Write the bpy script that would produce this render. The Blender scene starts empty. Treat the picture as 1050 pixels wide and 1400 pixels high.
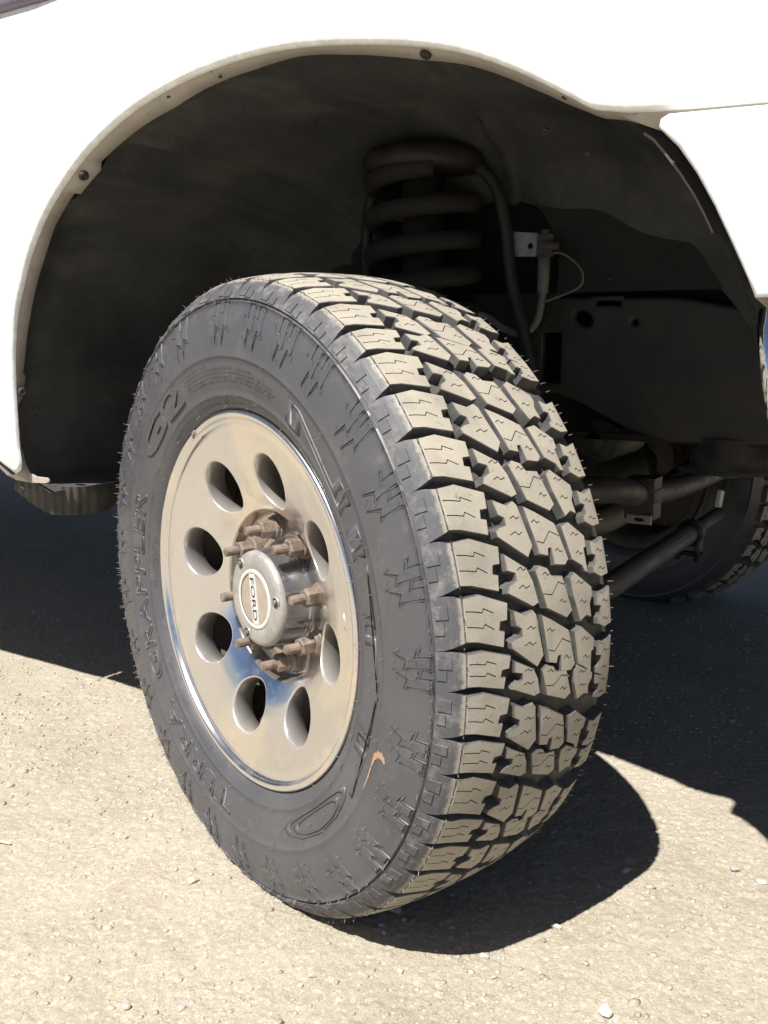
import bpy, bmesh, math, random
import numpy as np
from math import radians, sin, cos, pi
from mathutils import Matrix, Vector
from mathutils.geometry import delaunay_2d_cdt

random.seed(7)
rng = np.random.default_rng(7)
sc = bpy.context.scene
C = sc.collection

# ------------------------------------------------------------------ camera
cd = bpy.data.cameras.new('camera')
cam = bpy.data.objects.new('camera', cd)
C.objects.link(cam)
cd.sensor_fit = 'VERTICAL'
cd.sensor_height = 36.0
cd.lens = 1289.67 / 1400.0 * 36.0
cd.clip_start = 0.02
cd.clip_end = 2000
_r = Vector((0.84806569, 0.52989108, -0.00017883))
_u = Vector((-0.09662722, 0.15497911, 0.98318089))
_f = Vector((-0.5210065, 0.83378469, -0.18263437))
cam.matrix_world = Matrix(((_r.x, _u.x, -_f.x, 0.71354148),
                           (_r.y, _u.y, -_f.y, -0.98670564),
                           (_r.z, _u.z, -_f.z, 0.70585179),
                           (0, 0, 0, 1)))
sc.camera = cam

# ------------------------------------------------------------------ sky and sun
SUN_EL, SUN_FALL = radians(57.0), radians(91.0)      # elevation; direction in which shadows fall
w = bpy.data.worlds.new('World')
sc.world = w
w.use_nodes = True
wn, wl = w.node_tree.nodes, w.node_tree.links
sky = wn.new('ShaderNodeTexSky')
sky.sky_type = 'NISHITA'
sky.sun_disc = False
sky.sun_elevation = SUN_EL
sky.sun_rotation = radians(180.0)
sky.air_density = 0.6
sky.altitude = 900
sky.dust_density = 1.2
wl.new(sky.outputs[0], wn['Background'].inputs[0])
wn['Background'].inputs[1].default_value = 0.05
ld = bpy.data.lights.new('sun', 'SUN')
ld.energy = 5.0
ld.angle = radians(0.5)
ld.color = (1.0, 0.965, 0.915)
sun = bpy.data.objects.new('sun', ld)
C.objects.link(sun)
_d = Vector((cos(SUN_FALL) * cos(SUN_EL), sin(SUN_FALL) * cos(SUN_EL), -sin(SUN_EL)))
sun.rotation_euler = _d.to_track_quat('-Z', 'Y').to_euler()
sun.location = (0, -3, 5)
vs = sc.view_settings
vs.view_transform = 'Standard'
vs.look = 'None'
vs.gamma = 1
vs.exposure = 0.85
vs.use_curve_mapping = False

# ------------------------------------------------------------------ materials
class NT:
    def __init__(s, name):
        s.m = bpy.data.materials.new(name)
        s.m.use_nodes = True
        s.n, s.l = s.m.node_tree.nodes, s.m.node_tree.links
        s.b = s.n['Principled BSDF']
        s.geo = s.n.new('ShaderNodeNewGeometry')
    def set(s, **k):
        for a, v in k.items():
            s.b.inputs[a.replace('_', ' ')].default_value = v
    def noise(s, scale, detail=4, rough=0.55, stretch=None, seed=0.0, dist=0.0):
        t = s.n.new('ShaderNodeTexNoise')
        mp = s.n.new('ShaderNodeMapping')
        s.l.new(s.geo.outputs['Position'], mp.inputs[0])
        mp.inputs['Location'].default_value = (seed, seed * 1.7, seed * 0.6)
        if stretch: mp.inputs['Scale'].default_value = stretch
        s.l.new(mp.outputs[0], t.inputs['Vector'])
        t.inputs['Scale'].default_value = scale
        t.inputs['Detail'].default_value = detail
        t.inputs['Roughness'].default_value = rough
        t.inputs['Distortion'].default_value = dist
        return t.outputs['Fac']
    def voro(s, scale, feature='F1', seed=0.0):
        t = s.n.new('ShaderNodeTexVoronoi')
        mp = s.n.new('ShaderNodeMapping')
        s.l.new(s.geo.outputs['Position'], mp.inputs[0])
        mp.inputs['Location'].default_value = (seed, seed, seed)
        s.l.new(mp.outputs[0], t.inputs['Vector'])
        t.feature = feature
        t.inputs['Scale'].default_value = scale
        return t
    def ramp(s, fac, stops):
        r = s.n.new('ShaderNodeValToRGB')
        s.l.new(fac, r.inputs[0])
        e = r.color_ramp.elements
        while len(e) < len(stops): e.new(0.5)
        for q, (p, c) in zip(e, stops):
            q.position = p
            q.color = (c, c, c, 1) if isinstance(c, (int, float)) else (*c, 1)
        return r.outputs[0]
    def mix(s, fac, a, b, mode='MIX'):
        x = s.n.new('ShaderNodeMix')
        x.data_type = 'RGBA'
        x.blend_type = mode
        for sock, v in ((x.inputs[0], fac), (x.inputs[6], a), (x.inputs[7], b)):
            if hasattr(v, 'is_linked'): s.l.new(v, sock)
            elif isinstance(v, (int, float)): sock.default_value = v
            else: sock.default_value = (*v, 1)
        return x.outputs[2]
    def math(s, op, a, b=0.0):
        x = s.n.new('ShaderNodeMath')
        x.operation = op
        for sock, v in zip(x.inputs, (a, b)):
            if hasattr(v, 'is_linked'): s.l.new(v, sock)
            else: sock.default_value = v
        return x.outputs[0]
    def to(s, sock, name):
        s.l.new(sock, s.b.inputs[name])
    def bump(s, h, strength, dist):
        b = s.n.new('ShaderNodeBump')
        s.l.new(h, b.inputs['Height'])
        b.inputs['Strength'].default_value = strength
        b.inputs['Distance'].default_value = dist
        s.l.new(b.outputs[0], s.b.inputs['Normal'])

M = {}
def mat(name, col, rough=0.6, metal=0.0, dust=None, dust_amt=0.5, scale=30, bump=0.0, rough2=None, **k):
    t = NT(name)
    t.set(Roughness=rough, Metallic=metal, **k)
    n1 = t.noise(scale, 6, 0.6, seed=len(M) * 3.1)
    n2 = t.noise(scale * 7, 4, 0.65, seed=len(M) * 1.3)
    base = t.mix(t.ramp(n2, [(0.3, 0.0), (0.7, 1.0)]), tuple(c * 0.85 for c in col), tuple(min(1, c * 1.15) for c in col))
    if dust:
        f = t.math('MULTIPLY', t.ramp(n1, [(0.35, 0.0), (0.68, 1.0)]), dust_amt)
        base = t.mix(f, base, dust)
        if metal:
            t.to(t.math('SUBTRACT', metal, t.math('MULTIPLY', f, metal)), 'Metallic')
        t.to(t.math('ADD', rough, t.math('MULTIPLY', f, 0.35)), 'Roughness')
    t.to(base, 'Base Color')
    if bump:
        t.bump(n2, 0.6, bump)
    M[name] = t.m
    return t

t = mat('white_paint', (0.80, 0.81, 0.80), 0.22, scale=12)
t.set(Coat_Weight=0.5, Coat_Roughness=0.05)
# the returned edge of the arch: white paint under road film, with rust specks
t = NT('grimy_white_paint')
t.set(Roughness=0.5)
f = t.ramp(t.noise(22, 6, 0.65), [(0.3, 0.0), (0.7, 1.0)])
c = t.mix(f, (0.30, 0.262, 0.225), (0.40, 0.36, 0.315))
sp = t.ramp(t.noise(260, 2, 0.5, seed=4), [(0.70, 0.0), (0.74, 1.0)])
c = t.mix(sp, c, (0.12, 0.06, 0.035))
t.to(c, 'Base Color')
M['grimy_white_paint'] = t.m
t = NT('liner_plastic')
n1 = t.noise(4.5, 6, 0.62, seed=21)
n2 = t.noise(16, 6, 0.7, stretch=(1, .35, 1), seed=23)
n3 = t.noise(330, 4, 0.7, seed=25)
c = t.mix(t.ramp(n1, [(0.38, 0.0), (0.68, 1.0)]), (0.040, 0.0415, 0.0415), (0.080, 0.081, 0.078))
c = t.mix(t.ramp(n2, [(0.50, 0.0), (0.75, 0.55)]), c, (0.135, 0.131, 0.119))
c = t.mix(t.ramp(n3, [(0.66, 0.0), (0.74, 0.6)]), c, (0.13, 0.125, 0.11))
c = t.mix(t.ramp(t.noise(60, 3, 0.6, seed=28), [(0.70, 0.0), (0.75, 0.8)]), c, (0.010, 0.010, 0.010))
t.to(c, 'Base Color')
t.to(t.ramp(n2, [(0.3, 0.48), (0.7, 0.75)]), 'Roughness')
t.bump(t.noise(90, 6, 0.75, seed=27), 0.6, 0.003)
M['liner_plastic'] = t.m
mat('liner_fabric', (0.011, 0.0115, 0.0112), 0.8, dust=(0.036, 0.0355, 0.032), dust_amt=0.5, scale=14, bump=0.0015)
mat('shield_plastic', (0.045, 0.043, 0.038), 0.6, dust=(0.15, 0.135, 0.11), dust_amt=0.7, scale=25, bump=0.0008)
mat('frame_steel', (0.012, 0.012, 0.0115), 0.55, dust=(0.058, 0.052, 0.042), dust_amt=0.6, scale=12, bump=0.001)
mat('dirty_steel', (0.05, 0.047, 0.043), 0.5, 0.3, dust=(0.11, 0.095, 0.075), dust_amt=0.8, scale=40, bump=0.0006)
mat('spring_steel', (0.012, 0.0118, 0.0115), 0.5, dust=(0.030, 0.0265, 0.023), dust_amt=0.7, scale=35)
mat('rusty_spring', (0.010, 0.009, 0.008), 0.7, dust=(0.026, 0.0215, 0.0175), dust_amt=0.6, scale=45)
mat('bracket_zinc', (0.24, 0.235, 0.25), 0.4, 0.3, dust=(0.13, 0.12, 0.105), dust_amt=0.5, scale=50)
mat('hose_rubber', (0.11, 0.105, 0.095), 0.6, dust=(0.20, 0.185, 0.155), dust_amt=0.6, scale=60)
mat('edge_mauve', (0.11, 0.092, 0.105), 0.5, scale=60)
mat('black_void', (0.010, 0.010, 0.010), 0.9)  # near-black: deep shade put into the colour of hidden parts
mat('chrome', (0.85, 0.86, 0.88), 0.07, 1.0, scale=30)
mat('rust_nut', (0.125, 0.094, 0.077), 0.6, 0.25, dust=(0.27, 0.21, 0.165), dust_amt=0.85, scale=95, bump=0.0008)
mat('cap_silver', (0.30, 0.292, 0.275), 0.40, 0.35, dust=(0.46, 0.41, 0.34), dust_amt=0.5, scale=45, bump=0.0003)
mat('cap_side', (0.42, 0.43, 0.45), 0.20, 0.9, scale=40)
mat('cap_white', (0.52, 0.51, 0.475), 0.4, scale=60)
mat('cap_recess', (0.31, 0.25, 0.20), 0.45, dust=(0.38, 0.33, 0.26), dust_amt=0.7, scale=70)
mat('ink_black', (0.02, 0.02, 0.022), 0.5)
mat('weight_lead', (0.72, 0.72, 0.72), 0.5, scale=80)
mat('orange_crayon', (0.36, 0.225, 0.145), 0.7, scale=120)
mat('seal_reflection_tint', (0.14, 0.12, 0.17), 0.35)  # purple-grey: a reflection put into the seal's own colour
mat('engine_black', (0.018, 0.018, 0.017), 0.6, dust=(0.06, 0.05, 0.04), dust_amt=0.6, scale=10)
t = mat('door_glass', (0.05, 0.08, 0.09), 0.03)
t.set(Specular_IOR_Level=0.9, IOR=1.6)

# clean new tyre rubber
t = NT('sidewall_rubber')
n1 = t.noise(9, 5, 0.6)
n2 = t.noise(170, 3, 0.6)
n3 = t.noise(40, 5, 0.7, seed=5)
c = t.mix(t.ramp(n1, [(0.35, 0.0), (0.7, 1.0)]), (0.060, 0.060, 0.067), (0.082, 0.081, 0.085))
c = t.mix(t.math('MULTIPLY', t.ramp(n3, [(0.56, 0.0), (0.74, 1.0)]), 0.28), c, (0.20, 0.18, 0.15))
t.to(c, 'Base Color')
t.to(t.ramp(n3, [(0.3, 0.40), (0.75, 0.56)]), 'Roughness')
t.set(Specular_IOR_Level=0.62)
t.bump(n2, 0.35, 0.0004)
M['sidewall_rubber'] = t.m
# shoulder lugs: rubber with scuffs of dust
t = NT('lug_rubber')
n3 = t.noise(60, 6, 0.72, seed=2)
c = t.mix(t.math('MULTIPLY', t.ramp(n3, [(0.5, 0.0), (0.7, 1.0)]), 0.55), (0.070, 0.070, 0.076), (0.25, 0.235, 0.212))
tc = t.n.new('ShaderNodeTexCoord'); sx = t.n.new('ShaderNodeSeparateXYZ')
t.l.new(tc.outputs['Object'], sx.inputs[0])
rad = t.math('SQRT', t.math('ADD', t.math('MULTIPLY', sx.outputs[0], sx.outputs[0]), t.math('MULTIPLY', sx.outputs[2], sx.outputs[2])))
edge = t.math('ADD', t.math('MULTIPLY', t.math('SUBTRACT', rad, 0.3895), 160.0), t.math('MULTIPLY', t.noise(130, 5, 0.75, seed=31), 1.3))
c = t.mix(t.ramp(edge, [(0.62, 0.0), (1.0, 0.9)]), c, (0.27, 0.245, 0.20))
t.to(c, 'Base Color')
t.to(t.ramp(n3, [(0.4, 0.56), (0.7, 0.75)]), 'Roughness')
t.bump(t.noise(240, 3), 0.3, 0.0004)
M['lug_rubber'] = t.m
# tread faces: rubber that has rolled over the tan dust
t = NT('tread_dust')
n1 = t.noise(24, 6, 0.65)
n2 = t.noise(330, 4, 0.7, seed=3)
c = t.mix(t.ramp(n1, [(0.3, 0.0), (0.7, 1.0)]), (0.305, 0.276, 0.225), (0.38, 0.345, 0.285))
c = t.mix(t.ramp(n2, [(0.55, 0.0), (0.74, 0.7)]), c, (0.40, 0.362, 0.29))
c = t.mix(t.ramp(t.noise(150, 3, 0.6, seed=9), [(0.62, 0.0), (0.75, 0.55)]), c, (0.11, 0.10, 0.085))
c = t.mix(t.ramp(t.noise(11, 5, 0.6, seed=33), [(0.50, 0.0), (0.72, 0.5)]), c, (0.165, 0.152, 0.13))
t.to(c, 'Base Color')
t.set(Roughness=0.78, Specular_IOR_Level=0.25)
t.bump(n2, 0.5, 0.0006)
M['tread_dust'] = t.m
# groove walls: thin film of dust on rubber
t = NT('groove_rubber')
n1 = t.noise(45, 5, 0.65, seed=6)
c = t.mix(t.ramp(n1, [(0.35, 0.0), (0.7, 0.8)]), (0.060, 0.060, 0.061), (0.145, 0.135, 0.118))
t.to(c, 'Base Color')
t.set(Roughness=0.6)
M['groove_rubber'] = t.m
t = NT('groove_floor')
n1 = t.noise(60, 5, 0.65, seed=8)
c = t.mix(t.ramp(n1, [(0.4, 0.0), (0.75, 0.7)]), (0.045, 0.044, 0.043), (0.13, 0.118, 0.095))
t.to(c, 'Base Color')
t.set(Roughness=0.75)
M['groove_floor'] = t.m
mat('sipe_dark', (0.05, 0.044, 0.035), 0.9)
mat('spew_rubber', (0.17, 0.15, 0.14), 0.5)

# polished aluminium wheel with blotches of two tints and patches of dust
def alloy(name, lo, hi, metal_min, rough, m0=1.0):
    t = NT(name)
    n1 = t.noise(5.5, 5, 0.55, seed=1.2)
    n2 = t.noise(160, 4, 0.7, seed=2)
    n3 = t.noise(38, 6, 0.7, seed=7)
    c = t.mix(t.ramp(n1, [(0.47, 0.0), (0.53, 1.0)]), lo, hi)
    dull = t.math('MULTIPLY', t.ramp(n3, [(0.52, 0.0), (0.80, 1.0)]), 0.45)
    c = t.mix(dull, c, (0.50, 0.41, 0.31))
    spots = t.ramp(n2, [(0.70, 0.0), (0.76, 1.0)])
    c = t.mix(t.math('MULTIPLY', spots, 0.5), c, (0.25, 0.17, 0.11))
    arc = t.ramp(t.noise(70, 3, 0.6, stretch=(1, 1, .25), seed=14, dist=1.5), [(0.66, 0.0), (0.72, 1.0)])
    c = t.mix(t.math('MULTIPLY', arc, 0.25), c, (0.42, 0.33, 0.25))
    t.to(c, 'Base Color')
    t.to(t.math('SUBTRACT', m0, t.math('MULTIPLY', dull, m0 * (1.0 - metal_min))), 'Metallic')
    t.to(t.ramp(n1, [(0.3, rough), (0.7, rough + 0.10)]), 'Roughness')
    t.bump(n2, 0.15, 0.0003)
    M[name] = t.m
alloy('alloy_face', (0.76, 0.745, 0.75), (0.90, 0.84, 0.77), 0.6, 0.16)
alloy('alloy_bright', (0.88, 0.87, 0.86), (0.92, 0.90, 0.88), 0.8, 0.05)
alloy('alloy_machined', (0.60, 0.57, 0.54), (0.68, 0.64, 0.59), 0.7, 0.26, 0.72)
alloy('alloy_grimy', (0.50, 0.47, 0.44), (0.60, 0.53, 0.45), 0.4, 0.12, 0.85)
mat('rim_dark', (0.10, 0.085, 0.07), 0.6, 0.3, dust=(0.14, 0.11, 0.085), dust_amt=0.8, scale=40)

# ground: pale dusty grit
t = NT('gravelly_dirt')
big = t.noise(1.9, 6, 0.6, seed=2)
mid = t.noise(16, 6, 0.65, seed=3)
fine = t.noise(430, 5, 0.8, seed=4)
grit = t.voro(240, seed=1)
c = t.mix(t.ramp(big, [(0.3, 0.0), (0.7, 1.0)]), (0.365, 0.322, 0.245), (0.415, 0.375, 0.300))
c = t.mix(t.ramp(mid, [(0.3, 0.0), (0.75, 0.7)]), c, (0.41, 0.368, 0.29))
c = t.mix(t.ramp(t.noise(5, 6, 0.65, seed=41), [(0.45, 0.0), (0.70, 0.55)]), c, (0.27, 0.235, 0.178))
c = t.mix(t.ramp(fine, [(0.34, 0.9), (0.50, 0.0)]), c, (0.185, 0.15, 0.10))  # dark specks painted as tiny shadows between the grains
c = t.mix(t.ramp(fine, [(0.60, 0.0), (0.78, 0.6)]), c, (0.50, 0.455, 0.36))
vr = t.ramp(grit.outputs['Distance'], [(0.10, 1.0), (0.32, 0.0)])
gr = t.n.new('ShaderNodeSeparateColor')
t.l.new(grit.outputs['Color'], gr.inputs[0])
gc = t.mix(gr.outputs[0], (0.22, 0.20, 0.17), (0.60, 0.56, 0.48))
c = t.mix(t.math('MULTIPLY', t.ramp(gr.outputs[1], [(0.55, 0.0), (0.75, 1.0)]), 0.42), c, gc)
t.to(c, 'Base Color')
t.set(Roughness=0.92, Specular_IOR_Level=0.15)
g1 = t.math('SUBTRACT', 0.7, t.voro(210, seed=3).outputs['Distance'])
g2 = t.math('SUBTRACT', 0.7, t.voro(480, seed=5).outputs['Distance'])
h = t.math('ADD', t.math('ADD', t.math('MULTIPLY', g1, t.ramp(t.noise(9, 5, 0.7, seed=12), [(0.42, 0.0), (0.68, 0.8)])), t.math('MULTIPLY', g2, 0.22)), t.math('MULTIPLY', t.noise(280, 6, 0.8, seed=15), 0.8))
t.bump(h, 0.6, 0.0028)
M['gravelly_dirt'] = t.m
def stone_mat(name, a, b):
    t = NT(name)
    oi = t.n.new('ShaderNodeObjectInfo')
    isl = t.geo.outputs['Random Per Island']
    c = t.mix(isl, a, b)
    c = t.mix(t.ramp(t.noise(190, 4, 0.7), [(0.35, 0.0), (0.7, 0.6)]), c, (0.50, 0.46, 0.38))
    t.to(c, 'Base Color')
    t.set(Roughness=0.85)
    t.bump(t.noise(300, 4, 0.7), 0.5, 0.001)
    M[name] = t.m
stone_mat('grit_stone', (0.20, 0.175, 0.135), (0.42, 0.38, 0.31))
stone_mat('pale_stone', (0.40, 0.365, 0.31), (0.46, 0.42, 0.355))
stone_mat('grey_stone', (0.25, 0.25, 0.245), (0.33, 0.325, 0.315))
stone_mat('brown_stone', (0.33, 0.25, 0.18), (0.38, 0.30, 0.22))
mat('straw', (0.72, 0.62, 0.40), 0.6, scale=90)

# ------------------------------------------------------------------ helpers
def link(name, me, mats, parent=None, smooth=False):
    o = bpy.data.objects.new(name, me)
    C.objects.link(o)
    if not me.materials:
        for m in ([mats] if isinstance(mats, str) else mats):
            me.materials.append(M[m])
    if parent: o.parent = parent
    if smooth:
        me.polygons.foreach_set('use_smooth', [True] * len(me.polygons))
    return o

class MB:
    """collects geometry for ONE mesh object"""
    def __init__(s): s.v, s.f, s.m = [], [], []
    def add(s, vs, fs, mi=0):
        k = len(s.v)
        s.v += [tuple(p) for p in vs]
        s.f += [tuple(i + k for i in q) for q in fs]
        s.m += [mi] * len(fs)
    def mesh(s, name, weld=False):
        me = bpy.data.meshes.new(name)
        me.from_pydata(s.v, [], s.f)
        me.polygons.foreach_set('material_index', s.m)
        bm = bmesh.new()
        bm.from_mesh(me)
        if weld: bmesh.ops.remove_doubles(bm, verts=bm.verts, dist=1e-5)
        bmesh.ops.recalc_face_normals(bm, faces=bm.faces)
        bm.to_mesh(me)
        bm.free()
        me.update()
        return me
    def build(s, name, mats, parent=None, smooth=False, weld=False):
        return link(name, s.mesh(name, weld), mats, parent, smooth)
    def box(s, a, b, mi=0):
        (x0, y0, z0), (x1, y1, z1) = a, b
        vs = [(x, y, z) for x in (x0, x1) for y in (y0, y1) for z in (z0, z1)]
        s.add(vs, [(0, 1, 3, 2), (4, 6, 7, 5), (0, 4, 5, 1), (2, 3, 7, 6), (0, 2, 6, 4), (1, 5, 7, 3)], mi)
    def tube(s, pts, r, n=10, mi=0, caps=True, close=False):
        pts = [Vector(p) for p in pts]
        rs = r if isinstance(r, (list, tuple)) else [r] * len(pts)
        N = len(pts)
        up = None
        vs = []
        for i, p in enumerate(pts):
            d = (pts[min(i + 1, N - 1)] - pts[max(i - 1, 0)]).normalized()
            if up is None:
                up = d.orthogonal().normalized()
            up = (up - d * up.dot(d)).normalized()
            b = d.cross(up)
            vs += [p + (up * cos(2 * pi * k / n) + b * sin(2 * pi * k / n)) * rs[i] for k in range(n)]
        fs = [(i * n + k, i * n + (k + 1) % n, (i + 1) * n + (k + 1) % n, (i + 1) * n + k) for i in range(N - 1) for k in range(n)]
        if caps: fs += [tuple(range(n))[::-1], tuple((N - 1) * n + k for k in range(n))]
        s.add(vs, fs, mi)
    def grid(s, P, mi=0, closed=False):
        """P: rows of points"""
        R, K = len(P), len(P[0])
        fs = []
        for i in range(R - 1):
            for j in range(K if closed else K - 1):
                fs.append((i * K + j, i * K + (j + 1) % K, (i + 1) * K + (j + 1) % K, (i + 1) * K + j))
        s.add([p for row in P for p in row], fs, mi)

def smooth_curve(pts, n=6):
    """Catmull-Rom through the points"""
    pts = [Vector(p) for p in pts]
    q = [pts[0] * 2 - pts[1]] + pts + [pts[-1] * 2 - pts[-2]]
    out = []
    for i in range(1, len(q) - 2):
        a, b, c, d = q[i - 1], q[i], q[i + 1], q[i + 2]
        for k in range(n):
            u = k / n
            out.append(0.5 * ((2 * b) + (c - a) * u + (2 * a - 5 * b + 4 * c - d) * u * u + (3 * b - a - 3 * c + d) * u ** 3))
    out.append(pts[-1])
    return out

def area(P):
    return sum(P[i][0] * P[(i + 1) % len(P)][1] - P[(i + 1) % len(P)][0] * P[i][1] for i in range(len(P))) / 2

def offset(P, d):
    """offset a polygon inwards by d (outwards if negative)"""
    sgn = 1 if area(P) > 0 else -1
    out = []
    n = len(P)
    for i in range(n):
        a, b, c = Vector(P[i - 1]), Vector(P[i]), Vector(P[(i + 1) % n])
        e1, e2 = (b - a).normalized(), (c - b).normalized()
        n1, n2 = Vector((-e1.y, e1.x)) * sgn, Vector((-e2.y, e2.x)) * sgn
        k = n1 + n2
        k = k / max(0.35, k.length_squared / 2) if k.length > 1e-6 else n1
        out.append(tuple(b + k * d))
    return out

def cdt(loops, extra=()):
    vs, es = [], []
    for L in loops:
        k = len(vs)
        vs += [Vector(p) for p in L]
        es += [(k + i, k + (i + 1) % len(L)) for i in range(len(L))]
    vs += [Vector(p) for p in extra]
    r = delaunay_2d_cdt(vs, es, [], 0, 1e-7)
    V = np.array([tuple(v) for v in r[0]])
    F = np.array([tuple(f) for f in r[2]])
    cx, cy = V[F].mean(1).T
    inside = np.zeros(len(F), bool)
    for L in loops:
        P = np.array([tuple(p)[:2] for p in L]); Q = np.roll(P, -1, 0)
        for (x0, y0), (x1, y1) in zip(P, Q):
            if y0 != y1:
                inside ^= ((y0 > cy) != (y1 > cy)) & (cx < (x1 - x0) * (cy - y0) / (y1 - y0) + x0)
    return [tuple(v) for v in V], [tuple(int(i) for i in f) for f in F[inside]]

def plate(mb, loops, f, depth, r=0.0, mi=0, mi_side=None, steps=3, extra=()):
    """flat plate with holes; loops are 2D, f(a, b, h) maps to 3D with h measured back from the front; edge rounded with radius r"""
    mi_side = mi if mi_side is None else mi_side
    tops = []
    for k, L in enumerate(loops):
        tops.append(offset(L, r if k == 0 else -r) if r else L)
    V, F = cdt(tops, extra)
    mb.add([f(x, y, 0) for x, y in V], F, mi)
    for k, L in enumerate(loops):
        rows = []
        for i in range((steps + 1) if r else 1):
            a = (pi / 2) * i / steps if r else 0
            ins = r * (1 - sin(a)) if r else 0
            hh = r * (1 - cos(a)) if r else 0
            PL = offset(L, ins if k == 0 else -ins) if ins > 1e-9 else L
            rows.append([f(x, y, hh) for x, y in PL])
        rows.append([f(x, y, depth) for x, y in L])
        mb.grid(rows, mi_side, closed=True)

def tag(o, label=None, cat=None, group=None, kind=None):
    for k, v in (('label', label), ('category', cat), ('group', group), ('kind', kind)):
        if v: o[k] = v
    return o

def interp(x, xs, ys):
    return float(np.interp(x, xs, ys))

# ------------------------------------------------------------------ value noise for real relief
def vnoise(x, y, scale, seed):
    r = np.random.default_rng(seed)
    G = r.random((257, 257))
    G[256] = G[0]; G[:, 256] = G[:, 0]
    fx, fy = x * scale, y * scale
    ix, iy = np.floor(fx).astype(int), np.floor(fy).astype(int)
    u, v = fx - ix, fy - iy
    u, v = u * u * (3 - 2 * u), v * v * (3 - 2 * v)
    ix, iy = ix % 256, iy % 256
    a, b, c, d = G[iy, ix], G[iy, ix + 1], G[iy + 1, ix], G[iy + 1, ix + 1]
    return (a * (1 - u) + b * u) * (1 - v) + (c * (1 - u) + d * u) * v

def ground_h(x, y):
    x, y = np.asarray(x, float), np.asarray(y, float)
    h = (vnoise(x, y, 2.3, 1) - .5) * .014 + (vnoise(.8 * x + .6 * y, .8 * y - .6 * x, 7, 2) - .5) * .005 + (vnoise(.6 * x - .8 * y, .6 * y + .8 * x, 21, 3) - .5) * .0022
    fine = np.clip(1 - np.maximum(np.maximum(-.8 - x, x - .72), np.maximum(-.52 - y, y - .62)) / .12, 0, 1)
    h += fine * ((vnoise(.9 * x + .43 * y, .9 * y - .43 * x, 55, 4) - .5) * .0013 + (vnoise(x, y, 140, 5) - .5) * .0017 + (vnoise(x, y, 300, 9) - .5) * .0016)
    p = vnoise(x, y, 90, 6)
    h += fine * np.clip(p - .78, 0, 1) * .012
    # worn shallow dip and low swell in front of the wheel
    h += .006 * np.exp(-((x - .1) ** 2 + (y + .18) ** 2) / .012)
    near = np.exp(-(x ** 2 + y ** 2) / .03)
    return h * (1 - .75 * near) - .001

# ------------------------------------------------------------------ ground
def spaced(a, b, step, far):
    c = list(np.arange(a, b, step))
    g, lo, hi, s = 1.06, [], [], step
    x, d = a, step
    while x > -far:
        d *= g; x -= d; lo.append(x)
    x, d = b, step
    while x < far:
        hi.append(x); d *= g; x += d
    return np.array(lo[::-1] + c + hi)
xs, ys = spaced(-0.80, 0.72, 0.0030, 400), spaced(-0.52, 0.62, 0.0030, 400)
X, Y = np.meshgrid(xs, ys)
H = ground_h(X, Y)
H *= np.clip(1.6 - np.maximum(np.abs(X + .3) / 4, np.abs(Y) / 4), 0, 1)
nx, ny = len(xs), len(ys)
me = bpy.data.meshes.new('ground')
co = np.stack([X, Y, H], -1).reshape(-1, 3)
I = np.arange(nx * ny).reshape(ny, nx)
q = np.stack([I[:-1, :-1], I[:-1, 1:], I[1:, 1:], I[1:, :-1]], -1).reshape(-1, 4)
me.vertices.add(len(co)); me.vertices.foreach_set('co', co.ravel())
me.loops.add(q.size); me.loops.foreach_set('vertex_index', q.ravel())
me.polygons.add(len(q)); me.polygons.foreach_set('loop_start', np.arange(len(q)) * 4)
me.update(calc_edges=True)
ground = link('ground', me, 'gravelly_dirt', None, True)
tag(ground, 'pale tan dusty dirt with fine grit', None, None, 'structure')

# ------------------------------------------------------------------ truck root
truck = bpy.data.objects.new('pickup_truck', None)
C.objects.link(truck)
tag(truck, 'white pickup truck with steered front wheel and open dark wheel arch', 'pickup truck')

# ================================================================== WHEEL
AL = 0.3433191554670162
RT = 0.4035
def Rt(wv): return RT - 0.0105 * (abs(wv) / 0.108) ** 2.6
def wp(th, r, wv):                      # degrees, radius, distance outwards -> wheel space
    a = radians(th)
    return (r * cos(a), -wv, r * sin(a))

# sidewall section (radius, distance outwards)
SW = [(.2385, .1135), (.2405, .1165), (.2440, .1205), (.2520, .1255), (.2560, .1268), (.2572, .1282), (.2590, .1270), (.2660, .1290),
      (.2800, .1322), (.2950, .1340), (.3020, .1342), (.3034, .1356), (.3050, .1356), (.3064, .1348), (.3150, .1352), (.3300, .1345), (.3450, .1325),
      (.3600, .1288), (.3662, .1262), (.3668, .1271), (.3675, .1268), (.3680, .1250), (.3740, .1190), (.3790, .1110), (.3825, .1030)]
SWR, SWW = [p[0] for p in SW], [p[1] for p in SW]
def swout(r): return interp(r, SWR, SWW)

prof = list(SW)
for wv in (.09, .06, .03, 0, -.03, -.06, -.09): prof.append((Rt(wv) - .0130, wv))
prof += [(r, -wv) for r, wv in SW[::-1]]
prof += [(.218, -.112), (.212, -.09), (.212, .09), (.218, .112)]
NS = 240
mb = MB()
rows = [[wp(360 * k / NS, r, wv) for k in range(NS)] for r, wv in prof]
mb.grid(rows, 0, closed=True)
mb.grid([rows[-1], rows[0]], 0, closed=True)
# floor of the grooves carries its own dust
for i in range(len(mb.f)):
    rr = i // NS
    if len(SW) - 2 <= rr < len(SW) + 7: mb.m[i] = 1
me = mb.mesh('wheel')
wheel = link('wheel', me, ['sidewall_rubber', 'groove_floor'], truck, True)
wheel.location = (0, 0, .38)
wheel.rotation_euler = (0, 0, -AL)

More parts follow.
